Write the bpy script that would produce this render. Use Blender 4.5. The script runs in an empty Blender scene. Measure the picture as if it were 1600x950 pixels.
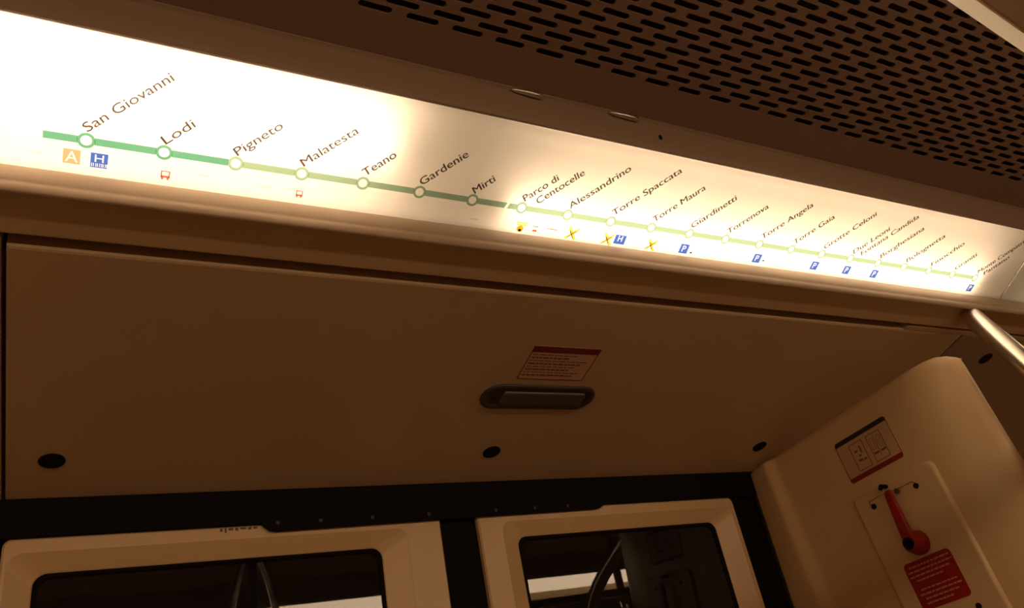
import bpy, bmesh, math, random
from mathutils import Vector, Matrix

random.seed(7)
scene = bpy.context.scene
col = scene.collection
H = 1.5                      # camera height above the carriage floor; all heights below are relative to the camera

# ------------------------------------------------------------------ camera
cam_d = bpy.data.cameras.new('camera')
cam = bpy.data.objects.new('camera', cam_d); col.objects.link(cam)
cam_d.sensor_width = 36.0
cam_d.lens = 36.0 * 1218.565 / 1600.0
cam_d.clip_start = 0.02
ex = Vector((0.87503721, -0.07533953, -0.47815672))
ez = Vector((-0.17916727, 0.86724581, -0.46452534))
ey = ez.cross(ex)
M = Matrix((ex, ey, ez)).to_4x4()
M.translation = Vector((0, 0, H))
cam.matrix_world = M
scene.camera = cam

# ------------------------------------------------------------------ world, exposure, light levels
w = bpy.data.worlds.new('tunnel_dark'); scene.world = w
w.use_nodes = True
w.node_tree.nodes['Background'].inputs[0].default_value = (0.010, 0.006, 0.004, 1)
w.node_tree.nodes['Background'].inputs[1].default_value = 0.3
scene.view_settings.view_transform = 'Standard'
scene.view_settings.look = 'None'
scene.view_settings.gamma = 1.0
scene.view_settings.exposure = 0.0
scene.view_settings.use_curve_mapping = False
scene.cycles.use_denoising = True
scene.cycles.max_bounces = 10
scene.cycles.diffuse_bounces = 6
scene.cycles.transparent_max_bounces = 16
scene.cycles.sample_clamp_indirect = 4.0
scene.cycles.caustics_reflective = True
WARM = (1.0, 0.70, 0.44)
TUBE = 14.0                  # strength of the fluorescent tubes behind the door panel
OPPOSITE = 12.0               # strength of the light panel over the opposite door

# ------------------------------------------------------------------ materials
def new_mat(name):
    m = bpy.data.materials.new(name); m.use_nodes = True
    m.node_tree.nodes.clear()
    out = m.node_tree.nodes.new('ShaderNodeOutputMaterial')
    return m, m.node_tree, out

def paint(name, colr, rough=0.5, metal=0.0, spec=0.5, var=0.06, scale=6.0, bump=0.0, bscale=300.0):
    m, t, out = new_mat(name)
    b = t.nodes.new('ShaderNodeBsdfPrincipled')
    b.inputs['Roughness'].default_value = rough
    b.inputs['Metallic'].default_value = metal
    b.inputs['Specular IOR Level'].default_value = spec
    tc = t.nodes.new('ShaderNodeTexCoord')
    n = t.nodes.new('ShaderNodeTexNoise'); n.inputs['Scale'].default_value = scale; n.inputs['Detail'].default_value = 5
    t.links.new(tc.outputs['Object'], n.inputs['Vector'])
    r = t.nodes.new('ShaderNodeMapRange')
    r.inputs['To Min'].default_value = 1 - var; r.inputs['To Max'].default_value = 1 + var
    t.links.new(n.outputs['Fac'], r.inputs['Value'])
    mx = t.nodes.new('ShaderNodeVectorMath'); mx.operation = 'SCALE'
    mx.inputs[0].default_value = colr
    t.links.new(r.outputs['Result'], mx.inputs['Scale'])
    t.links.new(mx.outputs['Vector'], b.inputs['Base Color'])
    if bump:
        n2 = t.nodes.new('ShaderNodeTexNoise'); n2.inputs['Scale'].default_value = bscale
        t.links.new(tc.outputs['Object'], n2.inputs['Vector'])
        bp = t.nodes.new('ShaderNodeBump'); bp.inputs['Strength'].default_value = bump; bp.inputs['Distance'].default_value = 0.002
        t.links.new(n2.outputs['Fac'], bp.inputs['Height'])
        t.links.new(bp.outputs['Normal'], b.inputs['Normal'])
    t.links.new(b.outputs[0], out.inputs[0])
    return m

def ink(name, colr, body=0.06):
    """translucent print on the glowing cover: a colour filter with a little body of its own"""
    m, t, out = new_mat(name)
    a = t.nodes.new('ShaderNodeBsdfTransparent'); a.inputs[0].default_value = (*colr, 1)
    d = t.nodes.new('ShaderNodeBsdfDiffuse'); d.inputs[0].default_value = (*colr, 1)
    x = t.nodes.new('ShaderNodeMixShader'); x.inputs[0].default_value = body
    n = t.nodes.new('ShaderNodeTexNoise'); n.inputs['Scale'].default_value = 90
    r = t.nodes.new('ShaderNodeMapRange'); r.inputs['To Min'].default_value = body * 0.6; r.inputs['To Max'].default_value = body * 1.4
    t.links.new(n.outputs['Fac'], r.inputs['Value']); t.links.new(r.outputs[0], x.inputs[0])
    t.links.new(a.outputs[0], x.inputs[1]); t.links.new(d.outputs[0], x.inputs[2]); t.links.new(x.outputs[0], out.inputs[0])
    return m

def emit(name, colr, s):
    m, t, out = new_mat(name)
    e = t.nodes.new('ShaderNodeEmission'); e.inputs[0].default_value = (*colr, 1); e.inputs[1].default_value = s
    t.links.new(e.outputs[0], out.inputs[0]); return m

def diffuser_mat():
    m, t, out = new_mat('frosted_cover')
    tr = t.nodes.new('ShaderNodeBsdfTranslucent')
    n = t.nodes.new('ShaderNodeTexNoise'); n.inputs['Scale'].default_value = 9; n.inputs['Detail'].default_value = 4
    tc = t.nodes.new('ShaderNodeTexCoord'); t.links.new(tc.outputs['Object'], n.inputs['Vector'])
    r = t.nodes.new('ShaderNodeMapRange'); r.inputs['To Min'].default_value = 0.86; r.inputs['To Max'].default_value = 0.96
    t.links.new(n.outputs['Fac'], r.inputs['Value'])
    t.links.new(r.outputs[0], tr.inputs[0])
    df = t.nodes.new('ShaderNodeBsdfDiffuse'); df.inputs[0].default_value = (0.75, 0.70, 0.6, 1)
    gl = t.nodes.new('ShaderNodeBsdfGlossy'); gl.inputs['Roughness'].default_value = 0.35
    m1 = t.nodes.new('ShaderNodeMixShader'); m1.inputs[0].default_value = 0.15
    m2 = t.nodes.new('ShaderNodeMixShader'); m2.inputs[0].default_value = 0.03
    t.links.new(tr.outputs[0], m1.inputs[1]); t.links.new(df.outputs[0], m1.inputs[2])
    t.links.new(m1.outputs[0], m2.inputs[1]); t.links.new(gl.outputs[0], m2.inputs[2])
    t.links.new(m2.outputs[0], out.inputs[0]); return m

def glass_mat():
    m, t, out = new_mat('door_glass')
    tr = t.nodes.new('ShaderNodeBsdfTransparent'); tr.inputs[0].default_value = (0.55, 0.5, 0.45, 1)
    gl = t.nodes.new('ShaderNodeBsdfGlossy'); gl.inputs['Roughness'].default_value = 0.015
    fr = t.nodes.new('ShaderNodeFresnel'); fr.inputs[0].default_value = 1.52
    mu = t.nodes.new('ShaderNodeMath'); mu.operation = 'MULTIPLY_ADD'; mu.inputs[1].default_value = 1.1; mu.inputs[2].default_value = 0.0
    x = t.nodes.new('ShaderNodeMixShader')
    t.links.new(fr.outputs[0], mu.inputs[0]); t.links.new(mu.outputs[0], x.inputs[0])
    t.links.new(tr.outputs[0], x.inputs[1]); t.links.new(gl.outputs[0], x.inputs[2]); t.links.new(x.outputs[0], out.inputs[0])
    return m

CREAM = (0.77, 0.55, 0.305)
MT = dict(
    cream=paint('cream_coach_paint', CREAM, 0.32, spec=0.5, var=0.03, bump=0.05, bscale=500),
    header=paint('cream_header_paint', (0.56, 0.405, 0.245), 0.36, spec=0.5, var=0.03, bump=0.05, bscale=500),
    strip=paint('brown_strip_metal_and_shade', (0.33, 0.23, 0.16), 0.4),
    trim=paint('cream_trim_paint', (0.60, 0.43, 0.25), 0.32, spec=0.5, var=0.04),
    ceil=paint('brown_ceiling_metal', (0.30, 0.20, 0.15), 0.55, spec=0.35, var=0.05),
    dark=paint('plenum_dark', (0.06, 0.035, 0.028), 0.8),
    cove=paint('pale_cove_plastic', (0.40, 0.285, 0.19), 0.45, var=0.03),
    black=paint('black_rubber', (0.006, 0.005, 0.005), 0.7, spec=0.15),
    floor=paint('grey_floor', (0.22, 0.18, 0.14), 0.6),
    red=paint('red_plastic', (0.36, 0.010, 0.006), 0.38),
    redink=paint('red_label', (0.36, 0.012, 0.014), 0.5),
    dkredink=paint('dark_red_label', (0.20, 0.012, 0.014), 0.5),
    blueink=paint('dark_blue_label', (0.03, 0.025, 0.05), 0.5),
    paper=paint('label_film', (0.66, 0.44, 0.27), 0.45),
    palepaper=paint('pale_label_film', (0.62, 0.40, 0.29), 0.45),
    print=paint('label_print', (0.16, 0.05, 0.03), 0.6),
    whiteprint=paint('label_white_print', (0.62, 0.30, 0.22), 0.6),
    brownprint=paint('label_brown_print', (0.20, 0.10, 0.05), 0.6),
    satin=paint('satin_rail', (0.95, 0.90, 0.80), 0.30, metal=1.0, var=0.02),
    steel=paint('brushed_steel', (0.78, 0.73, 0.66), 0.28, metal=1.0, var=0.03),
    screw=paint('dark_screw', (0.05, 0.038, 0.032), 0.4, metal=0.8),
    bezel=paint('grey_bezel', (0.055, 0.04, 0.034), 0.4),
    lens=paint('smoky_lens', (0.12, 0.085, 0.08), 0.25),
    reflector=paint('white_reflector', (0.66, 0.65, 0.61), 0.7, var=0.01),
    tube=emit('fluorescent_glow', WARM, TUBE),
    tube_old=emit('aged_fluorescent_glow', WARM, TUBE * 0.58),
    tubecap=paint('tube_cap', (0.5, 0.5, 0.5), 0.4),
    opp=emit('opposite_panel_glow', WARM, OPPOSITE),
    diff=diffuser_mat(), glass=glass_mat(),
    i_dkgreen=ink('ink_dark_green', (0.11, 0.36, 0.26)),
    i_green=ink('ink_light_green', (0.28, 0.43, 0.32)),
    i_text=ink('ink_brown_text', (0.24, 0.22, 0.22), 0.10),
    i_orange=ink('ink_orange', (0.75, 0.38, 0.24)),
    i_blue=ink('ink_blue', (0.050, 0.13, 0.62)),
    i_red=ink('ink_red', (0.45, 0.12, 0.10)),
    i_yellow=ink('ink_yellow', (0.80, 0.62, 0.10)),
    i_brown=ink('ink_brown', (0.22, 0.15, 0.04)),
    i_grey=ink('ink_faint_grey', (0.62, 0.58, 0.55)),
    i_leak=ink('ink_light_leak', (1.0, 1.0, 1.0), 0.3),
)

# ------------------------------------------------------------------ mesh helpers
class Frame:
    """a plane: origin, right, up; the normal (right x up) points into the carriage"""
    def __init__(s, o, r, u, k=1.0):
        s.k = k; s.o = Vector(o); s.r = Vector(r).normalized(); s.u = Vector(u).normalized(); s.n = s.r.cross(s.u)
    def p(s, a, b, d=0.0):
        return s.o + (s.r * a + s.u * b + s.n * d) * s.k

class MB:
    def __init__(s): s.v = []; s.f = []; s.sm = []
    def add(s, vs, fs, smooth=False):
        k = len(s.v); s.v += [Vector(x) for x in vs]
        for f in fs: s.f.append(tuple(i + k for i in f)); s.sm.append(smooth)
        return s
    def prism(s, fr, poly, d0, d1, smooth=False):
        n = len(poly)
        vs = [fr.p(a, b, d0) for a, b in poly] + [fr.p(a, b, d1) for a, b in poly]
        fs = [tuple(range(n, 2 * n)), tuple(reversed(range(n)))]
        s.add(vs, fs)
        s.add(vs, [(i, (i + 1) % n, n + (i + 1) % n, n + i) for i in range(n)], smooth)
        return s
    def rect(s, fr, a0, b0, a1, b1, d0, d1):
        return s.prism(fr, [(a0, b0), (a1, b0), (a1, b1), (a0, b1)], d0, d1)
    def loops(s, loops, closed=True, smooth=True, cap0=False, cap1=False):
        n = len(loops[0]); vs = [p for l in loops for p in l]; fs = []
        for j in range(len(loops) - 1):
            for i in range(n if closed else n - 1):
                i2 = (i + 1) % n
                fs.append((j * n + i, j * n + i2, (j + 1) * n + i2, (j + 1) * n + i))
        s.add(vs, fs, smooth)
        if cap0: s.add(loops[0], [tuple(reversed(range(n)))])
        if cap1: s.add(loops[-1], [tuple(range(n))])
        return s
    def tube(s, pts, r, n=16, caps=True):
        pts = [Vector(p) for p in pts]; rings = []
        rr = r if isinstance(r, (list, tuple)) else [r] * len(pts)
        up = None
        for i, p in enumerate(pts):
            t = (pts[min(i + 1, len(pts) - 1)] - pts[max(i - 1, 0)]).normalized()
            if up is None:
                up = t.orthogonal().normalized()
            up = (up - t * up.dot(t)).normalized(); sd = t.cross(up)
            rings.append([p + (up * math.cos(6.283185 * k / n) + sd * math.sin(6.283185 * k / n)) * rr[i] for k in range(n)])
        return s.loops(rings, True, True, caps, caps)
    def disc(s, fr, a, b, ra, rb, d0, d1, n=28, smooth=True):
        return s.prism(fr, [(a + ra * math.cos(6.283185 * k / n), b + rb * math.sin(6.283185 * k / n)) for k in range(n)], d0, d1, smooth)
    def ring(s, fr, a, b, ri, ro, d, n=32):
        vs = []
        for k in range(n):
            c, q = math.cos(6.283185 * k / n), math.sin(6.283185 * k / n)
            vs += [fr.p(a + ri * c, b + ri * q, d), fr.p(a + ro * c, b + ro * q, d)]
        return s.add(vs, [(2 * k, 2 * k + 1, (2 * k + 3) % (2 * n), (2 * k + 2) % (2 * n)) for k in range(n)])
    def quad(s, fr, pts, d):
        return s.add([fr.p(a, b, d) for a, b in pts], [tuple(range(len(pts)))])
    def extrude_x(s, prof, x0, x1, smooth=False, closed=False):
        """prof: list of (y,z) swept along the carriage"""
        a = [Vector((x0, y, z)) for y, z in prof]; b = [Vector((x1, y, z)) for y, z in prof]
        return s.loops([a, b], closed, smooth, closed, closed)
    def build(s, name, m, parent=None, base=None, bevel=0.0, fix=True):
        me = bpy.data.meshes.new(name)
        if base is None:
            if parent is not None:
                base = parent['_base']
            else:
                lo = [min(v[i] for v in s.v) for i in range(3)]; hi = [max(v[i] for v in s.v) for i in range(3)]
                base = ((lo[0] + hi[0]) / 2, (lo[1] + hi[1]) / 2, lo[2])
        bv = Vector(base)
        me.from_pydata([tuple(v - bv) for v in s.v], [], s.f)
        for p, q in zip(me.polygons, s.sm): p.use_smooth = q
        if fix:
            bm = bmesh.new(); bm.from_mesh(me)
            bmesh.ops.remove_doubles(bm, verts=bm.verts, dist=1e-6)
            bmesh.ops.recalc_face_normals(bm, faces=bm.faces)
            bm.to_mesh(me); bm.free()
        me.materials.append(MT[m])
        o = bpy.data.objects.new(name, me); col.objects.link(o)
        if parent is None:
            o.location = bv + Vector((0, 0, H))
        else:
            o.parent = parent
        o['_base'] = tuple(base)
        if bevel:
            b = o.modifiers.new('bevel', 'BEVEL'); b.width = bevel; b.segments = 3; b.limit_method = 'ANGLE'
        return o

def empty(name, base):
    o = bpy.data.objects.new(name, None); col.objects.link(o)
    o.empty_display_size = 0.05
    o.location = Vector(base) + Vector((0, 0, H)); o['_base'] = tuple(base); return o
def tag(o, label, cat, group=None):
    o['label'] = label; o['category'] = cat
    if group: o['group'] = group
    return o
def struct(o):
    o['kind'] = 'structure'; return o

def rrect(a0, b0, a1, b1, r, n=6):
    pts = []
    for cx, cy, st in ((a1 - r, b0 + r, -90), (a1 - r, b1 - r, 0), (a0 + r, b1 - r, 90), (a0 + r, b0 + r, 180)):
        for k in range(n + 1):
            t = math.radians(st + 90 * k / n); pts.append((cx + r * math.cos(t), cy + r * math.sin(t)))
    return pts

_font_cache = {}
def glyphs(text, spacing=1.0):
    """flat outline of a word: (verts2d, faces), cap height normalised to 1"""
    key = (text, spacing)
    if key in _font_cache: return _font_cache[key]
    cu = bpy.data.curves.new('word', 'FONT'); cu.body = text; cu.resolution_u = 3; cu.space_character = spacing
    o = bpy.data.objects.new('word', cu); col.objects.link(o)
    dg = bpy.context.evaluated_depsgraph_get(); dg.update()
    me = o.evaluated_get(dg).to_mesh()
    v = [(q.co.x, q.co.y) for q in me.vertices]; f = [tuple(p.vertices) for p in me.polygons]
    o.evaluated_get(dg).to_mesh_clear()
    bpy.data.objects.remove(o); bpy.data.curves.remove(cu)
    _font_cache[key] = (v, f); return v, f
CAP = max(q[1] for q in glyphs('H')[0])
def lettering(mb, fr, text, a, b, height, angle=0.0, d=0.0, length=None, spacing=1.0, bold=0.0):
    v, f = glyphs(text, spacing)
    s = height / CAP; x0 = min(q[0] for q in v); x1 = max(q[0] for q in v)
    sx = s if length is None else length / (x1 - x0)
    c, q = math.cos(angle), math.sin(angle)
    for k in range(2 if bold else 1):      # a second, slightly shifted pass thickens the strokes
        pts = []
        for x, y in v:
            X = (x - x0) * sx + (k - 0.5) * bold * height; Y = y * s + (k - 0.5) * bold * 0.6 * height
            pts.append(fr.p(a + X * c - Y * q, b + X * q + Y * c, d + 0.0003 * k))
        mb.add(pts, f)
    return mb
def knockout(mb, fr, text, outer, a, b, height, d, sx=1.0):
    """a filled badge with the letter left open (outer is a polygon)"""
    cu = bpy.data.curves.new('badge', 'FONT'); cu.body = text; cu.resolution_u = 3
    o = bpy.data.objects.new('badge', cu); col.objects.link(o)
    v = glyphs(text)[0]; s = height / CAP
    xm = (min(q[0] for q in v) + max(q[0] for q in v)) / 2
    bpy.ops.object.select_all(action='DESELECT'); bpy.context.view_layer.objects.active = o; o.select_set(True)
    bpy.ops.object.convert(target='CURVE')
    o = bpy.context.view_layer.objects.active
    cd = o.data; cd.dimensions = '2D'; cd.fill_mode = 'BOTH'
    sp = cd.splines.new('POLY'); sp.points.add(len(outer) - 1)
    for p, (x, y) in zip(sp.points, outer):
        p.co = ((x - a) / (s * sx) + xm, (y - b) / s, 0, 1)
    sp.use_cyclic_u = True
    dg = bpy.context.evaluated_depsgraph_get(); dg.update()
    me = o.evaluated_get(dg).to_mesh()
    pts = [fr.p(a + (q.co.x - xm) * s * sx, b + q.co.y * s, d) for q in me.vertices]
    mb.add(pts, [tuple(p.vertices) for p in me.polygons])
    o.evaluated_get(dg).to_mesh_clear(); bpy.data.objects.remove(o)
    return mb

# ------------------------------------------------------------------ cross-section of the carriage (y across, z up; camera at 0,0)
P0 = (1.300, 0.405)          # bottom of the panel over the door
P1 = (0.829, 0.5463)         # its top edge, a dark gap
SC = 0.9523                  # size of the cornice and ceiling modules
PF = (0.7735, 0.5650)        # end of the fascia, behind the lip
P2 = (0.7604, 0.5564)        # lip under the glowing cover
P3 = (0.7590, 0.5673)
P4 = (0.7655, 0.6026)        # bottom edge of the glowing cover
P5 = (0.6367, 0.6769)        # top edge of the glowing cover
P6 = (0.6304, 0.7285)        # edge of the ceiling
XA, XB = -2.6, 4.0           # ends of the carriage section that is built
XR = 1.382                   # face of the partition beside the door
HEAD = Frame((0, *P0), (1, 0, 0), (0, P1[0] - P0[0], P1[1] - P0[1]))
PAN = Frame((0, *P4), (1, 0, 0), (0, P5[0] - P4[0], P5[1] - P4[1]), SC)
DOOR = Frame((0, 1.3, 0), (1, 0, 0), (0, 0, 1))
CEIL = Frame((0, 0.5695, 0.7390), (1, 0, 0), (0, -0.985, 0.174), SC)
c5, s5 = math.cos(math.radians(5)), math.sin(math.radians(5))
SIDE = Frame((XR, 1.0, 0), (0, -c5, s5), (0, s5, c5))

# ------------------------------------------------------------------ room shell
struct(MB().add([(XA, -1.55, -1.5), (XB, -1.55, -1.5), (XB, 1.36, -1.5), (XA, 1.36, -1.5)], [(0, 1, 2, 3)]).build('floor', 'floor', fix=False))
def end_wall(name, x):
    prof = [(1.36, -1.5), (1.36, 0.42), (0.85, 0.66), (0.62, 0.95), (-0.82, 0.95), (-1.05, 0.66), (-1.56, 0.42), (-1.56, -1.5)]
    struct(MB().extrude_x(prof, x, x + 0.03, closed=True).build(name, 'cream'))
end_wall('wall_left', XA - 0.03); end_wall('wall_right', XB)
# far side of the carriage (seen only in the door glass): wall, door head and cornice in one sweep
opp = [(-0.2 - y, z) for y, z in ((1.36, -1.5), (1.36, 0.40), P0, P1, PF, P2, P3, P4)]
struct(MB().extrude_x(opp, XA, XB).build('wall_back', 'cream'))
struct(MB().extrude_x([(-0.2 - 0.681, 0.6514), (-0.2 - P6[0], P6[1]), (-0.1, 0.915)], XA, XB).build('trim_4', 'trim'))
ol = empty('light_panel', (0.65, -0.2 - P4[0], P4[1]))
tag(ol, 'glowing light panel of the opposite side mirrored in the door glass', 'light')
MB().extrude_x([(-0.2 - P4[0], P4[1]), (-0.2 - 0.7237, 0.6285), (-0.2 - 0.681, 0.6514)], -2.2, 2.72).build('diffuser', 'opp', ol)
for xx in (-2.2, 2.72):
    MB().extrude_x([(-0.2 - P4[0], P4[1]), (-0.2 - 0.7237, 0.6285), (-0.2 - 0.681, 0.6514), (-0.2 - 0.74, 0.70)], xx - 0.02, xx + 0.02, closed=True).build('end_cap', 'trim', ol)
# dead wall left and right of the doorway, on the door side
struct(MB().add([(XA, 1.34, -1.5), (-0.155, 1.34, -1.5), (-0.155, 1.34, 0.42), (XA, 1.34, 0.42)], [(0, 1, 2, 3)]).build('wall_front', 'cream'))
struct(MB().add([(XR + 0.06, 1.34, -1.5), (XB, 1.34, -1.5), (XB, 1.34, 0.42), (XR + 0.06, 1.34, 0.42)], [(0, 1, 2, 3)]).build('wall_front', 'cream'))

# plenum above the perforated ceiling
struct(MB().extrude_x([(0.70, 0.80), (0.62, 0.90), (-0.10, 1.02), (-0.16, 0.96)], XA, XB).build('ceiling', 'dark'))

# ------------------------------------------------------------------ cornice strips above the door
# lower strip: fascia, lip, lit return under the glowing cover
def arc(pa, pb, bulge, n=6):
    (y0, z0), (y1, z1) = pa, pb; L = math.hypot(y1 - y0, z1 - z0); nx, nz = -(z1 - z0) / L, (y1 - y0) / L
    return [(y0 + (y1 - y0) * k / n + nx * bulge * 4 * (k / n) * (1 - k / n), z0 + (z1 - z0) * k / n + nz * bulge * 4 * (k / n) * (1 - k / n)) for k in range(n + 1)]
def cove(y0, z0):
    pq = PAN.p(0, -0.0075, 0.0004)
    q0, q1, q2 = Vector((pq.y, pq.z)), Vector((0.7565, 0.5830)), Vector((P3[0], P3[1]))
    return [tuple(q0 * (1 - t) ** 2 + q1 * 2 * t * (1 - t) + q2 * t * t) for t in [k / 10 for k in range(11)]]
LH = math.hypot(P1[0] - P0[0], P1[1] - P0[1])
def hyz(b, d):
    q = HEAD.p(0, b, d); return (q.y, q.z)
low = [hyz(LH + 0.004, -0.03), hyz(LH + 0.004, -0.002), hyz(LH + 0.0052, -0.0005), hyz(LH + 0.0070, 0.0), PF, (P2[0] + 0.0020, P2[1] - 0.0002)]
struct(MB().extrude_x(low, XA, XB, smooth=False).build('trim_1', 'trim', fix=False))
struct(MB().extrude_x([(PAN.p(0, -0.011, -0.012).y, PAN.p(0, -0.011, -0.012).z), (PAN.p(0, -0.0085, -0.0004).y, PAN.p(0, -0.0085, -0.0004).z)] + cove(0, 0) + [(P3[0] - 0.0008, P3[1] - 0.0012), (P2[0] - 0.0012, P2[1] + 0.0015), P2, (P2[0] + 0.0020, P2[1] - 0.0002)], XA, XB, smooth=True).build('trim_7', 'cove', fix=False))
# upper strip between cover and ceiling, with a small rolled edge
up = [(P5[0] + 0.012, P5[1] + 0.004), (P5[0] + 0.001, P5[1] + 0.001)] + arc((P5[0] - 0.002, P5[1] + 0.001), (P6[0] + 0.001, P6[1] - 0.004), 0.003, 6) + \
     [(P6[0] - 0.0010, P6[1] - 0.0022), (P6[0] - 0.0030, P6[1] - 0.0008), (P6[0] - 0.0034, P6[1] + 0.002)]
struct(MB().extrude_x(up, XA, XB, smooth=False).build('trim_2', 'strip', fix=False))

# ------------------------------------------------------------------ light panel over the door
def light_box(name, x0, x1, tubes, label, group=None):
    e = empty(name, ((x0 + x1) / 2, *P4)); tag(e, label, 'light', group)
    L = 0.1561
    # frosted cover: a shallow curved sheet with turned-in edges
    prof = [(-0.0100, -0.010), (-0.0092, -0.003), (-0.006, 0.0)] + [(0.003 + (L - 0.006) * k / 6, 0.0012 * 4 * (k / 6) * (1 - k / 6)) for k in range(1, 6)] + [(L - 0.003, 0.0), (L + 0.0006, -0.004), (L + 0.001, -0.010)]
    MB().loops([[PAN.p(x0 + 0.001, b, d) for b, d in prof], [PAN.p(x1 - 0.001, b, d) for b, d in prof]], False, True).build('diffuser', 'diff', e)
    # tray behind: white reflector
    tr = [(-0.0030, -0.0060), (-0.0105, -0.0062), (0.004, -0.085), (L - 0.01, -0.085), (L + 0.001, -0.008)]
    a = [PAN.p(x0, b, d) for b, d in tr]; c = [PAN.p(x1, b, d) for b, d in tr]
    MB().loops([a, c], False, False, True, True).build('reflector_tray', 'reflector', e)
    for (t0, t1, s, dep, tm) in tubes:
        pts = [PAN.p(t0 + (t1 - t0) * k / 8, s, -dep) for k in range(9)]
        tb = MB().tube(pts, 0.013, 14).build('fluorescent_tube', tm, e)
        for xe in (t0 - 0.018, t1):
            MB().tube([PAN.p(xe, s, -dep), PAN.p(xe + 0.018, s, -dep)], 0.0138, 14).build('tube_cap', 'tubecap', tb, base=e['_base'])
    return e
XE = 1.800                   # joint between this cover and the next one
lp = light_box('light_panel', -0.90, XE, [(-0.85, 0.335, 0.093, 0.043, 'tube'), (0.525, 1.69, 0.033, 0.034, 'tube_old')],
               'long glowing light panel above the door behind the route map', 'glowing light panels above the doors')
lp2 = light_box('light_panel', XE + 0.003, 4.1, [(1.96, 3.10, 0.093, 0.043, 'tube_old')],
                'next light panel starting at the right end of the route map', 'glowing light panels above the doors')
lp3 = light_box('light_panel', -2.65, -0.903, [(-2.35, -1.2, 0.033, 0.038, 'tube')],
                'light panel left of the doorway beyond the mapped one', 'glowing light panels above the doors')

# ------------------------------------------------------------------ route map printed on film on the cover
K = 1.1962
X0, PITCH, SL = -0.0134, 0.07996, 0.0341
rm = empty('route_map', (0.8, *P4))
tag(rm, 'green metro line route map with station names on the glowing cover', 'map')
D = 0.0016
def st(i): return X0 + PITCH * i
stations = [('San Giovanni', .0934), ('Lodi', .034), ('Pigneto', .0545), ('Malatesta', .0686), ('Teano', .041), ('Gardenie', .0632),
            ('Mirti', .029), (('Parco di', .050), ('Centocelle', .0695)), ('Alessandrino', .0925), ('Torre Spaccata', .1080), ('Torre Maura', .084),
            ('Giardinetti', .0750), ('Torrenova', .0705), ('Torre Angela', .0920), ('Torre Gaia', .0750), ('Grotte Celoni', .0990),
            (('Due Leoni', .0705), ('Fontana Candida', .1140)), ('Borghesiana', .0880), ('Bolognetta', .0800), ('Finocchio', .0700), ('Graniti', .0470),
            (('Monte Compatri', .1030), ('Pantano', .0570))]
LW = 0.0043
ro, ri = 0.0091, 0.0058
def line(xa, xb, m, slant0=0.0, slant1=0.0):
    MB().quad(PAN, [(xa, SL - LW), (xb, SL - LW), (xb + slant1, SL + LW), (xa + slant0, SL + LW)], D).build('route_line', m, rm, fix=False)
def seg(i0, i1, m):
    line(st(i0) + ro * 0.92, st(i1) - ro * 0.92, m)
line(-0.0552, st(0) - ro * 0.92, 'i_dkgreen'); seg(0, 1, 'i_dkgreen'); line(st(1) + ro * 0.92, 0.1380, 'i_dkgreen')
for i in range(2, 6): seg(i, i + 1, 'i_green')
line(st(6) + ro * 0.92, 0.5185, 'i_green', 0, 0.003); line(0.523, st(7) - ro * 0.92, 'i_green', 0.003, 0)
for i in range(7, 21): seg(i, i + 1, 'i_green')
for i, sname in enumerate(stations):
    mb = MB().ring(PAN, st(i), SL, ri, ro, D)
    mb.build('station_marker', 'i_dkgreen' if i < 2 else 'i_green', rm, fix=False)
    rows = sname if isinstance(sname[0], tuple) else (sname,)
    mb = MB()
    A = math.radians(43.5)
    for j, (word, ln) in enumerate(rows):
        if len(rows) == 2:
            off = (0.002, 0.0110) if j == 0 else (0.0245, 0.0095)
        else:
            off = (0.001, 0.0105)
        lettering(mb, PAN, word, st(i) + off[0] * 1.0, SL + 0.0035 + off[1] * 0.6, 0.0107, A, D, length=ln * K, bold=0.075)
    mb.build('station_name', 'i_text', rm, fix=False)
def badge(letter, a, b, m, w=0.0172, h=0.0172, name='badge', hl=0.0105, dy=0.0):
    mb = MB(); knockout(mb, PAN, letter, [(a - w / 2, b - h / 2), (a + w / 2, b - h / 2), (a + w / 2, b + h / 2), (a - w / 2, b + h / 2)], a, b - hl / 2 + dy, hl, D)
    return mb.build(name, m, rm, fix=False)
badge('A', -0.0264, 0.0128, 'i_orange', name='metro_badge', hl=0.0125)
# H badge with a small dashed strip along its foot
mb = MB(); a, b = 0.0010, 0.0124
knockout(mb, PAN, 'H', [(a - .0088, b - .0035), (a + .0088, b - .0035), (a + .0088, b + .0088), (a - .0088, b + .0088)], a, b - 0.0018, 0.0086, D, sx=1.25)
mb.quad(PAN, [(a - .0088, b - .0088), (a + .0088, b - .0088), (a + .0088, b - .0076), (a - .0088, b - .0076)], D)
x = a - .0088
while x < a + .0084:
    ww = random.uniform(.0008, .0022); mb.quad(PAN, [(x, b - .0076), (x + ww, b - .0076), (x + ww, b - .0035), (x, b - .0035)], D); x += ww + .0007
mb.build('hospital_badge', 'i_blue', rm, fix=False)
badge('H', 0.7362, 0.0064, 'i_blue', 0.0212, 0.0158, 'hospital_badge', 0.0098, 0.0018)
for a, b in ((.8686, .0064), (1.0362, .0079), (1.1828, .0096), (1.2717, .0100), (1.3523, .0102), (1.6707, .0098)):
    badge('P', a, b, 'i_blue', 0.0182, 0.0170, 'parking_badge', 0.0110)
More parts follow.
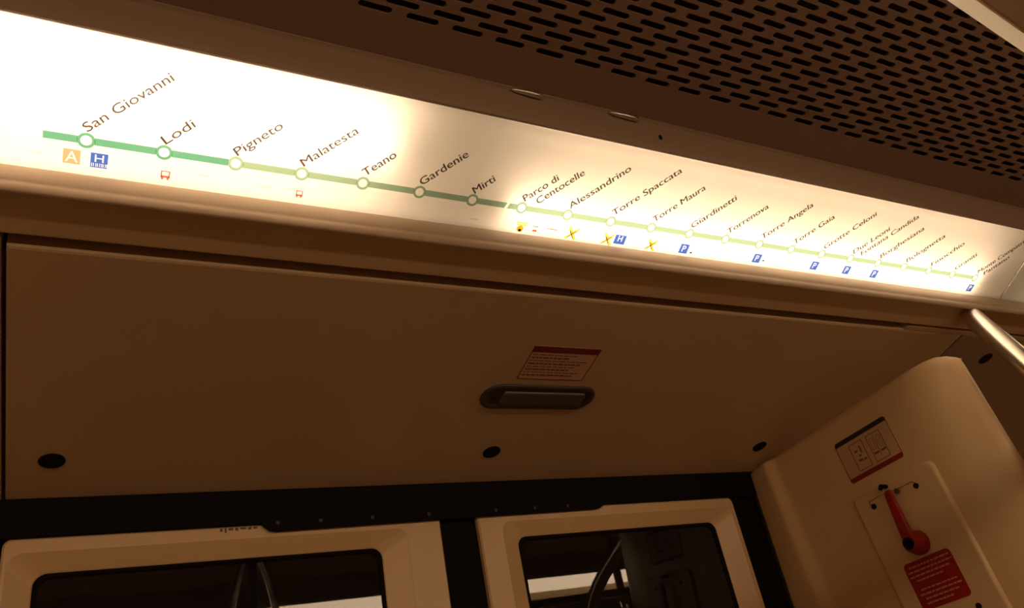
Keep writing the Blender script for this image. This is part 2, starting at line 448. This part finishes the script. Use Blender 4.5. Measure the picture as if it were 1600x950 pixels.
def bus(a, b, s=1.0):
    mb = MB()
    lettering(mb, PAN, 'BUS', a - .0052 * s, b + .0075 * s, .0032 * s, 0, D, length=.0105 * s)
    mb2 = MB()
    mb2.quad(PAN, [(a - .005 * s, b + .003 * s), (a - .0036 * s, b + .003 * s), (a - .0036 * s, b - .0045 * s), (a - .005 * s, b - .0045 * s)], D)
    mb2.quad(PAN, [(a + .0036 * s, b + .003 * s), (a + .005 * s, b + .003 * s), (a + .005 * s, b - .0045 * s), (a + .0036 * s, b - .0045 * s)], D)
    mb2.quad(PAN, [(a - .005 * s, b + .0042 * s), (a + .005 * s, b + .0042 * s), (a + .005 * s, b + .003 * s), (a - .005 * s, b + .003 * s)], D)
    mb2.quad(PAN, [(a - .005 * s, b - .0045 * s), (a + .005 * s, b - .0045 * s), (a + .005 * s, b - .0018 * s), (a - .005 * s, b - .0018 * s)], D)
    for q in (-.003, .003):
        mb2.quad(PAN, [(a + (q - .0012) * s, b - .0068 * s), (a + (q + .0012) * s, b - .0068 * s), (a + (q + .0012) * s, b - .0045 * s), (a + (q - .0012) * s, b - .0045 * s)], D)
    bo = mb2.build('bus_badge', 'i_red', rm, fix=False)
    mb.build('bus_lettering', 'i_grey', bo, base=rm['_base'], fix=False)
bus(.0708, .0075); bus(.2285, .0075, 0.85)
# yellow tram mark beside Parco di Centocelle
mb = MB(); a, b = .5560, .0030
for q in (0.0082, 0.0048): mb.quad(PAN, [(a - .009, b + q - .0011), (a + .0095, b + q - .0011), (a + .0095, b + q + .0011), (a - .009, b + q + .0011)], D)
mb.disc(PAN, a - 0.001, b - 0.0015, .0055, .0052, D - 0.0001, D, 16)
tm = mb.build('tram_badge', 'i_yellow', rm, fix=False)
MB().disc(PAN, a - 0.001, b - 0.004, .0026, .0022, D, D + 0.0003, 12).build('tram_mark', 'i_brown', tm, base=rm['_base'], fix=False)
mb = MB(); a, b = .5800, .0030
mb.quad(PAN, [(a - .0045, b + .0042), (a + .0045, b + .0042), (a + .0045, b + .0058), (a - .0045, b + .0058)], D)
mb.quad(PAN, [(a - .0045, b - .0032), (a + .0045, b - .0032), (a + .0030, b), (a - .0030, b)], D)
mb.build('bus_badge', 'i_red', rm, fix=False)
# yellow crossed-out marks
for a, b in ((.6458, .0052), (.7130, .0044), (.8000, .0050)):
    mb = MB(); mk = MB()
    for ang, l, wd in ((40, .0135, .0017), (128, .0125, .0022), (18, .006, .0020)):
        t = math.radians(ang); c, q = math.cos(t), math.sin(t)
        off = (0.002, 0.003) if ang == 18 else (0, 0)
        mb.quad(PAN, [(a + off[0] + sx * l * c - sy * wd * q, b + off[1] + sx * l * q + sy * wd * c) for sx, sy in ((-1, -1), (1, -1), (1, 1), (-1, 1))], D)
    for ang, l, wd in ((40, .0085, .0007), (128, .0075, .0008)):
        t = math.radians(ang); c, q = math.cos(t), math.sin(t)
        mk.quad(PAN, [(a + sx * l * c - sy * wd * q - .001, b - .0015 + sx * l * q + sy * wd * c) for sx, sy in ((-1, -1), (1, -1), (1, 1), (-1, 1))], D + 0.0004)
    o = mb.build('crossed_out_mark', 'i_yellow', rm, fix=False)
    mk.build('pen_stroke', 'i_brown', o, base=rm['_base'], fix=False)
# faint worn captions
for a, b, wd, ht, m in ((.6085, .0075, .0085, .0022, 'i_red'), (.6665, .0016, .0060, .0012, 'i_grey'), (.7735, .0030, .0050, .0010, 'i_grey'), (.8260, .0022, .0050, .0010, 'i_grey'),
                     (.8870, .0080, .0040, .0012, 'i_grey'), (1.0540, .0105, .0035, .0012, 'i_grey'), (.1850, .0090, .0080, .0015, 'i_grey'), (.1130, .0125, .0060, .0015, 'i_grey'),
                     (-.0620, .0120, .0060, .0015, 'i_grey'), (.2170, .0115, .0065, .0014, 'i_grey'), (.4770, .0060, .0055, .0012, 'i_grey'), (.9960, .0040, .0070, .0010, 'i_grey')):
    mb = MB(); x = a - wd
    while x < a + wd:
        ww = random.uniform(.001, .003); mb.quad(PAN, [(x, b - ht / 2), (x + ww, b - ht / 2), (x + ww + .0004, b + ht / 2), (x + .0004, b + ht / 2)], D); x += ww + .0005
    mb.build('worn_caption', m, rm, fix=False)
for a, b in ((.8862, .0010), (1.0535, .0050)):
    MB().disc(PAN, a, b, .0030, .0014, D - .0001, D, 12).build('tram_mark', 'i_brown', rm, fix=False)
# white line painted for light leaking through the joint between the covers
MB().rect(PAN, 1.7965, -0.002, 1.8005, 0.062, 0.0, D).build('light_leak', 'i_leak', rm)
MB().rect(PAN, 1.7965, 0.064, 1.8005, 0.150, 0.0, D).build('light_leak', 'i_leak', rm)

# ------------------------------------------------------------------ perforated ceiling
PX, PY = 0.0618, 0.01329
def perforated():
    mb = MB(); hl, hw = 0.0216, 0.0045
    nseg = 5; rows = 46; dep = -0.004
    for r in range(rows):
        yb = (r - 0.5) * PY
        xphase = 0.7725 + (PX / 2 if r % 2 else 0)
        k0 = int(math.floor((-0.9 - xphase) / PX)); k1 = int(math.ceil((3.0 - xphase) / PX))
        for k in range(k0, k1):
            xc = xphase + k * PX; yc = yb + PY / 2
            slot = []
            for q in range(nseg + 1):
                t = math.radians(-90 + 180 * q / nseg); slot.append((xc + hl - hw + hw * math.cos(t), yc + hw * math.sin(t)))
            for q in range(nseg + 1):
                t = math.radians(90 + 180 * q / nseg); slot.append((xc - hl + hw + hw * math.cos(t), yc + hw * math.sin(t)))
            n = len(slot); h = n // 2
            outer = []
            R = PX / 2; T = PY / 2
            for i in range(n):
                if i < h:
                    tt = i / (h - 1)
                    outer.append((xc + R, yc - T + 2 * T * tt) if 0 < i < h - 1 else (xc + R, yc - T if i == 0 else yc + T))
                else:
                    tt = (i - h) / (h - 1)
                    outer.append((xc - R, yc + T - 2 * T * tt))
            vs = [CEIL.p(a, b, 0) for a, b in outer] + [CEIL.p(a, b, 0) for a, b in slot] + [CEIL.p(a, b, dep) for a, b in slot]
            fs = []
            for i in range(n):
                j = (i + 1) % n
                fs.append((i, j, n + j, n + i)); fs.append((n + i, n + j, 2 * n + j, 2 * n + i))
            mb.add(vs, fs)
    # plain margin between first slot row and the cornice, and the ragged ends
    m0 = -0.0635; ca, cb = XA / SC, XB / SC
    mb.add([CEIL.p(ca, m0), CEIL.p(cb, m0), CEIL.p(cb, -PY / 2), CEIL.p(ca, -PY / 2)], [(0, 1, 2, 3)])
    mb.add([CEIL.p(ca, m0), CEIL.p(cb, m0), CEIL.p(cb, m0 - 0.004, -0.012), CEIL.p(ca, m0 - 0.004, -0.012)], [(0, 1, 2, 3)])
    b1 = (rows - 0.5) * PY
    for xa, xb in ((ca, -0.9 - 0.03), (3.0 + 0.06, cb)):
        mb.add([CEIL.p(xa, -PY / 2), CEIL.p(xb, -PY / 2), CEIL.p(xb, b1), CEIL.p(xa, b1)], [(0, 1, 2, 3)])
    mb.add([CEIL.p(ca, b1), CEIL.p(cb, b1), CEIL.p(cb, b1 + 0.12), CEIL.p(ca, b1 + 0.12)], [(0, 1, 2, 3)])
    return mb
cp = perforated().build('ceiling_grille', 'ceil', fix=False)
tag(cp, 'dark brown perforated metal ceiling panel with staggered slots', 'ceiling panel')

# little steel nubs added to catch glints, and a screw, on the cornice
for x, ln_ in ((0.495, .019), (0.655, .021)):
    y, z = P6[0] - 0.0030, P6[1] - 0.0055
    e = MB().tube([(x - ln_ - .006, y + .001, z + .0015), (x - ln_, y, z + .0005), (x, y - .001, z - .0005), (x + ln_, y - .001, z - .001), (x + ln_ + .004, y + .001, z)], [.0008, .0028, .0040, .0045, .0015], 12).build('glint_nub', 'steel')
    tag(e, 'added glint-catching clip on the ceiling edge, %s of the two' % ('left' if x < .6 else 'right'), 'nub', 'added glint nubs on the ceiling edge')

sc_ = MB().disc(Frame((0.714, 0.6318, 0.6995), (1, 0, 0), (0, -0.06, 1)), 0, 0, .0032, .0042, -0.0015, 0.0025, 14).build('screw', 'black')
tag(sc_, 'tiny black screw in the brown strip above the glowing panel', 'screw')

# ------------------------------------------------------------------ panel over the door
LH = math.hypot(P1[0] - P0[0], P1[1] - P0[1])
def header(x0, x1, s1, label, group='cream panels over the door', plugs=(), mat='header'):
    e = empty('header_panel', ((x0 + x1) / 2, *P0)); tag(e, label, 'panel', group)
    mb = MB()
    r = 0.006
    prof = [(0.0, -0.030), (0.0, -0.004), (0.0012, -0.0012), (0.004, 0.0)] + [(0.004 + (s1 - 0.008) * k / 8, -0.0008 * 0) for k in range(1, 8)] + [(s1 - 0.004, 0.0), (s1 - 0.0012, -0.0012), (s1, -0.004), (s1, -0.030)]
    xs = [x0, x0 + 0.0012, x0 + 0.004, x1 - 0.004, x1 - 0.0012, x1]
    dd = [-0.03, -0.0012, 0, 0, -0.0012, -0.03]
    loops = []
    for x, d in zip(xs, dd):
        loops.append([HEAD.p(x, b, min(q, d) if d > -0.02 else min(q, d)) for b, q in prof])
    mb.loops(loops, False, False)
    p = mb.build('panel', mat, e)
    for a, b in plugs:
        lk = MB()
        rings = []
        for rr, d in ((0.0168, 0.0), (0.0168, 0.0012), (0.0155, 0.0020), (0.0120, 0.0014), (0.0020, 0.0014)):
            rings.append([HEAD.p(a + rr * math.cos(6.283185 * k / 28), b + rr * math.sin(6.283185 * k / 28), d) for k in range(28)])
        lk.loops(rings, True, True, False, True).build('lock', 'black', e)
    return e
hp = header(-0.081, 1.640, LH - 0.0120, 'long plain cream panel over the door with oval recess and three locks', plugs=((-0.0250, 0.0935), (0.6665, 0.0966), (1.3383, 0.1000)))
header(1.643, XB, LH - 0.0120, 'panel right of the partition top, coloured darker for shade, with one black lock', plugs=((1.804, 0.417),), mat='strip')  # brown strip colour stands in for shade on this header panel
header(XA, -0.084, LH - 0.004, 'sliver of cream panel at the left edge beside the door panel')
# dark channel behind the gap
struct(MB().extrude_x([(P1[0] + 0.04, P1[1] + 0.012), (P1[0] - 0.03, P1[1] + 0.033)], XA, XB).build('trim_3', 'black'))
# right of the doorway the gap is closed by a flush filler strip
struct(MB().rect(HEAD, 1.447, LH - 0.0122, XB, LH - 0.001, -0.02, -0.0005).build('trim_5', 'header'))

# oval recessed lamp in the door panel
rl = empty('recessed_lamp', HEAD.p(0.695, 0.2515))
tag(rl, 'unlit grey oval lamp set into the door panel under its notice', 'lamp')
def stadium(ca, cb, hl, hh, n=10):
    pts = []
    for st_, sg in ((-90, 1), (90, -1)):
        for k in range(n + 1):
            t = math.radians(st_ + 180 * k / n); pts.append((ca + sg * (hl - hh) + hh * math.cos(t), cb + hh * math.sin(t)))
    return pts
lp_ = [(0.112, 0.0300, 0.0000), (0.112, 0.0300, 0.0030), (0.108, 0.0262, 0.0048), (0.104, 0.0230, 0.0036), (0.100, 0.0200, 0.0012)]
MB().loops([[HEAD.p(a, b, d) for a, b in stadium(0.695, 0.2515, hl, hh)] for hl, hh, d in lp_], True, True, False, True).build('bezel', 'bezel', rl)
ln = MB()
loops = [[HEAD.p(a, b, d) for a, b in rrect(0.6215 + i, 0.2335 + i, 0.7855 - i, 0.2660 - i, 0.006)] for i, d in ((0, 0.001), (0.0006, 0.0045), (0.0025, 0.0062))]
ln.loops(loops, True, True, False, True).build('lens', 'lens', rl)
for a in (0.606, 0.788):
    MB().disc(HEAD, a + 0.0005, 0.2500, 0.0035, 0.0035, 0.001, 0.0045, 14).build('screw', 'screw', rl)

# red notice sticker
ns = empty('notice_sticker', HEAD.p(0.695, 0.298))
tag(ns, 'small notice with a dark red heading and text lines above the oval lamp', 'sticker')
a0, a1, b0, b1 = 0.6308, 0.7600, 0.2965, 0.3748
MB().prism(HEAD, rrect(a0, b0, a1, b1, 0.003), 0.0, 0.0006).build('film', 'palepaper', ns)
MB().rect(HEAD, a0, b1 - 0.0135, a1, b1, 0.0004, 0.0010).build('heading_band', 'dkredink', ns)
mb = MB()
for (u0, v0, u1, v1) in ((a0, b0, a1, b0 + .0014), (a0, b0, a0 + .0014, b1), (a1 - .0014, b0, a1, b1)): mb.rect(HEAD, u0, v0, u1, v1, 0.0004, 0.0009)
mb.build('border', 'dkredink', ns)
mb = MB()
for r, (ln_, wt) in enumerate(((.080, .0016), (.074, .0028), (.105, .0016), (.100, .0028), (.086, .0016), (.082, .0028), (.104, .0018), (.096, .0028))):
    x = a0 + .005; y = b1 - .0195 - r * .0069
    while x < a0 + .005 + ln_:
        ww = random.uniform(.004, .013); mb.rect(HEAD, x, y - wt / 2, min(x + ww, a0 + .118), y + wt / 2, .0005, .0009); x += ww + .0022
mb.build('text_lines', 'print', ns)
mb = MB(); x = a0 + .030
while x < a1 - .03:
    ww = random.uniform(.002, .006); mb.rect(HEAD, x, b1 - .0085, x + ww, b1 - .0050, .0009, .0012); x += ww + .0012
mb.build('heading_text', 'print', ns)

# ------------------------------------------------------------------ door surround and door leaves
sur = struct(MB().rect(DOOR, -0.155, 0.3495, 1.382, 0.4045, -0.05, 0.004).rect(DOOR, 1.3065, -1.5, 1.3815, 0.3495, -0.05, -0.006)
             .rect(DOOR, -0.155, -1.5, -0.0795, 0.3495, -0.05, -0.006).build('trim_6', 'black', bevel=0.002))
gp = MB().prism(DOOR, [(0.2700, 0.3560), (0.2760, 0.3460), (0.2860, 0.3375), (0.2960, 0.3350), (0.6000, 0.3380), (0.9250, 0.3400), (0.9380, 0.3420), (0.9480, 0.3470), (0.9600, 0.3560)], 0.003, 0.0085)
g = empty('guide_plate', (0.61, 1.30, 0.335)); tag(g, 'black guide plate with sloped ends hanging over both door leaf tops', 'plate')
gp.build('plate', 'black', g, bevel=0.0015)
for a in (0.300, 0.370, 0.460, 0.565, 0.700, 0.785, 0.860):
    MB().disc(DOOR, a, 0.3485, 0.0032, 0.0032, 0.0080, 0.0100, 12).build('bolt', 'screw', g)

def leaf(name, x0, x1, o0, o1, w0, w1, gtilt=0.012):
    lf = empty(name, ((x0 + x1) / 2, 1.3, -1.5)); struct(lf)
    mb = MB(); n = 6
    zt, zb = 0.3500, -1.495
    lo = [[DOOR.p(a, b, -0.035) for a, b in rrect(x0, zb, x1, zt, 0.012, n)],
          [DOOR.p(a, b, -0.003) for a, b in rrect(x0, zb, x1, zt, 0.012, n)],
          [DOOR.p(a, b, 0.0) for a, b in rrect(x0 + .003, zb + .003, x1 - .003, zt - .003, 0.010, n)],
          [DOOR.p(a, b, 0.0) for a, b in rrect(o0 - .004, -0.790, o1 + .004, 0.3290, 0.020, n)],
          [DOOR.p(a, b, -0.002) for a, b in rrect(o0, -0.785, o1, 0.3255, 0.020, n)],
          [DOOR.p(a, b, -0.016) for a, b in rrect(w0 - .002, -0.742, w1 + .002, 0.3040, 0.018, n)],
          [DOOR.p(a, b, -0.018) for a, b in rrect(w0, -0.740, w1, 0.3020, 0.018, n)],
          [DOOR.p(a, b, -0.034) for a, b in rrect(w0, -0.740, w1, 0.3020, 0.018, n)]]
    mb.loops(lo, True, False).build('leaf_panel', 'cream', lf)
    gk = MB(); gi = 0.006
    gk.loops([[DOOR.p(a, b, d) for a, b in rrect(w0 + i, -0.740 + i, w1 - i, 0.3020 - i, 0.018, n)] for i, d in ((-0.0005, -0.0185), (0.0, -0.0170), (gi, -0.0185), (gi + .001, -0.024))], True, True)
    gk.build('window_seal', 'black', lf)
    G = Frame((0, 1.322, 0.30), (1, 0, 0), (0, gtilt, 1))
    MB().quad(G, [(w0, -1.04), (w1, -1.04), (w1, 0.002), (w0, 0.002)], 0).build('window_glass', 'glass', lf, fix=False)
    return lf
dl = leaf('door_1', -0.077, 0.589, -0.066, 0.522, -0.036, 0.4795)
dr = leaf('door_2', 0.6645, 1.3040, 0.716, 1.2860, 0.750, 1.2460)
mb = MB(); x = 0.212
for ww, hh in ((.004, .005), (.003, .007), (.007, .0035), (.005, .0045), (.009, .003), (.005, .004), (.006, .003)):
    mb.rect(DOOR, x, 0.3468 - hh, x + ww, 0.3468, -0.001, 0.0004); x += ww + .0030
mb.build('worn_print', 'brownprint', dl)
# rubber fingers meeting between the leaves
MB().rect(DOOR, 0.5890, -1.495, 0.6240, 0.3440, -0.040, -0.012).build('edge_seal', 'black', dl)
MB().rect(DOOR, 0.6245, -1.495, 0.6640, 0.3440, -0.040, -0.012).build('edge_seal', 'black', dr)

# ------------------------------------------------------------------ partition beside the door
def partition():
    plan = [(1.3822, 1.3000), (1.3812, 1.2960), (1.3785, 1.2850), (1.3750, 1.2700), (1.3722, 1.2560), (1.3705, 1.2470), (1.3700, 1.2420), (1.3708, 1.2380), (1.3735, 1.2330), (1.3775, 1.2265), (1.3805, 1.2210), (1.3820, 1.2140), (1.3822, 1.2050),
            (1.3822, 1.180), (1.3822, 1.00), (1.3822, 0.875), (1.3826, 0.860), (1.3840, 0.845), (1.3868, 0.828), (1.3915, 0.806), (1.3980, 0.784), (1.4050, 0.766), (1.4105, 0.757), (1.4165, 0.753), (1.4230, 0.752), (1.4330, 0.753), (1.4400, 0.758), (1.4430, 0.768), (1.4430, 1.30)]
    top = [(1.30, 0.4045), (1.17, 0.4165), (1.03, 0.428), (0.83, 0.4515), (0.80, 0.4545), (0.780, 0.4535), (0.764, 0.447), (0.752, 0.436)]
    def zt(y):
        if y <= top[-1][0]: return top[-1][1]
        for (ya, za), (yb, zb) in zip(top, top[1:]):
            if yb <= y <= ya: return za + (zb - za) * (ya - y) / (ya - yb)
        return top[0][1]
    cx_, cy_ = 1.4240, 1.0
    loops = []
    for dz, ins in ((None, 0), (-0.30, 0), (-0.025, 0), (-0.014, 0.0006), (-0.006, 0.0028), (-0.0018, 0.0065), (0.0, 0.012)):
        lp = []
        for x, y in plan:
            z = -1.5 if dz is None else zt(y) + dz
            lean = 0.09 * (z - 0.40) * max(0.0, min(1.0, (1.285 - y) / 0.06))
            xx = x + (ins if x < cx_ else -ins * 0.5)
            lp.append(Vector((xx, y + lean, z)))
        loops.append(lp)
    mb = MB(); mb.loops(loops, True, True, False, False)
    n = len(plan); tl = loops[-1]
    mid = len(plan) // 2
    mb.add(tl, [tuple(range(n))])
    return mb
pt = partition().build('partition_panel', 'cream')
tag(pt, 'tall cream partition right of the door carrying the red handle and stickers', 'partition')

# pictogram sticker
ps = empty('pictogram_sticker', SIDE.p(0.049, 0.295)); tag(ps, 'cream sticker with two outlined door pictograms, black top and red foot bands', 'sticker')
a0, a1, b0, b1 = -0.0180, 0.1160, 0.2950, 0.3810
S1 = 0.0008
MB().prism(SIDE, rrect(a0, b0, a1, b1, 0.005), -0.0006, S1).build('film', 'paper', ps)
MB().prism(SIDE, [(a0 + .004, b1), (a0, b1 - .004), (a0, b1 - .0095), (a1, b1 - .0095), (a1, b1 - .004), (a1 - .004, b1)], S1 - .0002, S1 + .0003).build('heading_band', 'blueink', ps)
MB().prism(SIDE, [(a0, b0 + .0095), (a0, b0 + .004), (a0 + .004, b0), (a1 - .004, b0), (a1, b0 + .004), (a1, b0 + .0095)], S1 - .0002, S1 + .0003).build('foot_band', 'redink', ps)
for u in (a0, a1 - .0013): MB().rect(SIDE, u, b0 + .008, u + .0013, b1 - .008, S1 - .0002, S1 + .0003).build('side_line', 'print', ps)
def outline(mb, u0, v0, u1, v1, wd):
    mb.rect(SIDE, u0, v0, u1, v0 + wd, S1, S1 + .0003).rect(SIDE, u0, v1 - wd, u1, v1, S1, S1 + .0003)
    mb.rect(SIDE, u0, v0, u0 + wd, v1, S1, S1 + .0003).rect(SIDE, u1 - wd, v0, u1, v1, S1, S1 + .0003)
mb = MB(); outline(mb, .012, .309, .046, .364, .0014)
for u, v, w_, h_ in ((.020, .345, .007, .004), (.034, .340, .003, .014), (.021, .326, .010, .004), (.033, .325, .008, .003), (.026, .335, .006, .003)): mb.rect(SIDE, u, v, u + w_, v + h_, S1, S1 + .0003)
mb.build('pictogram', 'brownprint', ps)
mb = MB(); outline(mb, .057, .309, .092, .364, .0014)
mb.rect(SIDE, .0735, .318, .0745, .362, S1, S1 + .0003); mb.rect(SIDE, .060, .3235, .0715, .3275, S1, S1 + .0003); mb.rect(SIDE, .077, .3235, .0895, .3275, S1, S1 + .0003)
for u in (.062, .079): outline(mb, u, .332, u + .008, .356, .0008)
mb.build('pictogram', 'brownprint', ps)
mb = MB(); x = .012
while x < .085:
    ww = random.uniform(.002, .006); mb.rect(SIDE, x, b0 + .0030, x + ww, b0 + .0062, S1 + .0003, S1 + .0005); x += ww + .0012
mb.build('foot_text', 'print', ps)

# emergency handle: plate, lever, knob, screws, seal wire
eh = empty('emergency_handle', SIDE.p(0.064, 0.0)); tag(eh, 'red emergency lever with black hub on its raised cream plate', 'handle')
a0, a1, b0, b1 = -0.0330, 0.1620, -0.2600, 0.2680
MB().loops([[SIDE.p(a, b, d) for a, b in rrect(a0 + i, b0 + i, a1 - i, b1 - i, 0.012)] for i, d in ((-.001, -.001), (0, .0010), (.0015, .0048), (.005, .0062), (.008, .0060))], True, True, False, True).build('back_plate', 'cream', eh)
PD = 0.0060
hub = MB()
c = (0.0640, 0.1470)
def rg(r, d, n=24): return [SIDE.p(c[0] + r * math.cos(6.283185 * k / n), c[1] + r * math.sin(6.283185 * k / n), d) for k in range(n)]
hub.loops([rg(.0215, PD - .001), rg(.0220, .012), rg(.0205, .019), rg(.0165, .024), rg(.0150, .034), rg(.0130, .037)], True, True, False, True).build('knob', 'red', eh)
hub = MB(); hub.loops([rg(.0105, .036), rg(.0105, .0390), rg(.0085, .0405), rg(.0040, .0400), rg(.0030, .0380)], True, True, False, True).build('hub_cap', 'black', eh)
lev = MB(); rings = []
for t, hwid, hth, d in ((0.0, .0110, .0055, .0300), (.15, .0120, .0056, .0300), (.4, .0110, .0052, .0285), (.7, .0095, .0046, .0265), (.9, .0085, .0042, .0250), (.97, .0075, .0038, .0245), (1.0, .0050, .0026, .0243)):
    b = c[1] + t * 0.1010
    ring = []
    for k in range(16):
        an = 6.283185 * k / 16; ca, sa = math.cos(an), math.sin(an)
        ring.append(SIDE.p(c[0] + hwid * math.copysign(abs(ca) ** .6, ca), b, d + hth * math.copysign(abs(sa) ** .6, sa)))
    rings.append(ring)
lev.loops(rings, True, True, True, True).build('lever', 'red', eh)
for a, b in ((0.0100, 0.2375), (0.1125, 0.2368), (0.1128, 0.0190), (0.0100, 0.0190)):
    MB().disc(SIDE, a, b, .0052, .0052, PD - .001, PD + .0022, 18).build('screw', 'screw', eh)
MB().tube([SIDE.p(.0540, .2600, PD), SIDE.p(.0540, .2610, .022), SIDE.p(.0535, .2560, .026)], .0040, 10).build('catch', 'black', eh)
MB().tube([SIDE.p(.012, .240, PD + .001), SIDE.p(.004, .244, PD + .0015), SIDE.p(.006, .249, PD + .002), SIDE.p(.030, .2495, PD + .006), SIDE.p(.060, .246, .018), SIDE.p(.085, .246, PD + .003), SIDE.p(.108, .247, PD + .0015), SIDE.p(.114, .242, PD + .001)], .0006, 6).build('seal_wire', 'brownprint', eh)
MB().disc(SIDE, .076, .2420, .0050, .0050, PD + .006, PD + .010, 14).build('seal_tag', 'lens', eh)

# red instruction sign on the plate
rs = empty('instruction_sign', SIDE.p(0.061, 0.039)); tag(rs, 'red rounded sign with pale lines of text below the emergency lever', 'sign')
a0, a1, b0, b1 = 0.0095, 0.1125, 0.0385, 0.1215
MB().prism(SIDE, rrect(a0, b0, a1, b1, 0.008), PD - .0003, PD + .0012).build('sign_plate', 'red', rs)
mb = MB()
for r, (l0, l1) in enumerate(((.010, .096), (.004, .098), (.004, .088), (.014, .070), (.030, .030), (.014, .090), (.008, .095), (.016, .086), (.014, .070))):
    y = b1 - .009 - r * .0080; x = a0 + l0
    while x < a0 + l1:
        ww = random.uniform(.004, .012); mb.rect(SIDE, x, y - .0013, min(x + ww, a0 + l1 + .002), y + .0013, PD + .0011, PD + .0015); x += ww + .0022
mb.build('text_lines', 'whiteprint', rs)

# ------------------------------------------------------------------ handrails and poles
def bez(p0, p1, p2, n=12):
    p0, p1, p2 = Vector(p0), Vector(p1), Vector(p2)
    return [p0 * (1 - t) ** 2 + p1 * 2 * t * (1 - t) + p2 * t * t for t in [k / n for k in range(n + 1)]]
hr = empty('handrail', (1.66, 0.72, -1.5)); tag(hr, 'polished steel grab pole running down from the cornice by the partition top', 'handrail')
top_ = Vector((1.5861, 0.7821, 0.5574)); nx = Vector((1.3897, 0.6200, 0.3216))
dirn = (nx - top_).normalized()
pts = [top_ - dirn * 0.03, top_, top_ + dirn * 0.03] + [top_ + dirn * q for q in (0.1, 0.2, 0.3)]
lastp = pts[-1]
pts += bez(lastp, lastp + dirn * 0.16, (lastp + dirn * 0.16) + Vector((0, 0, -0.25)), 8)[1:]
pts.append(Vector((pts[-1].x, pts[-1].y, -1.5)))
MB().tube(pts, [0.014, 0.0185, 0.0195] + [0.0195] * (len(pts) - 3), 24).build('tube', 'steel', hr)

rail = empty('overhead_rail', (0.48, 0.134, 0.3198)); tag(rail, 'close flat steel grab rail crossing the top right corner', 'handrail')
ra = Vector((0.44758, 0.13071, 0.31981)); rd = Vector((0.99384, 0.11085, 0.0))
ru = Vector((-0.07, 0.64, 0.766)); ru = (ru - rd * ru.dot(rd)).normalized(); rn = rd.cross(ru)
def sect(t):
    return [ra + rd * t + rn * (a) + ru * b for a, b in rrect(0.0, 0.0, 0.050, 0.0235, 0.0020, 4)]
MB().loops([sect(t) for t in (-0.75, -0.3, 0.0, 0.3, 0.8, 1.5)], True, False, True, True).build('bar', 'satin', rail)
for t in (-0.70, 1.45):
    c0 = ra + rd * t + rn * 0.025 + ru * 0.012
    MB().tube([c0, c0 + Vector((0, 0, 0.25)), c0 + Vector((0, 0, 0.56))], 0.010, 14).build('hanger', 'steel', rail)

def grab_pole(x, y, label, branches):
    e = empty('grab_pole', (x, y, -1.5)); tag(e, label, 'pole', 'branched poles mirrored in the door glass')
    MB().tube([(x, y, -1.5), (x, y, 0.2), (x, y, 0.90)], 0.017, 18).build('pole', 'steel', e)
    for sg in branches:
        MB().tube(bez((x, y, 0.72), (x + sg * 0.17, y, 0.40), (x, y, -0.35), 16), 0.012, 12).build('branch', 'steel', e)
    MB().tube([(x, y, 0.70), (x, y, 0.75)], 0.027, 18).build('collar', 'black', e)
grab_pole(0.55, -0.10, 'branched steel pole mirrored in the left door window', (-1, 1))
grab_pole(2.00, -0.10, 'plain steel pole mirrored in the right door window', ())

for o in bpy.data.objects:
    if '_base' in o.keys(): del o['_base']
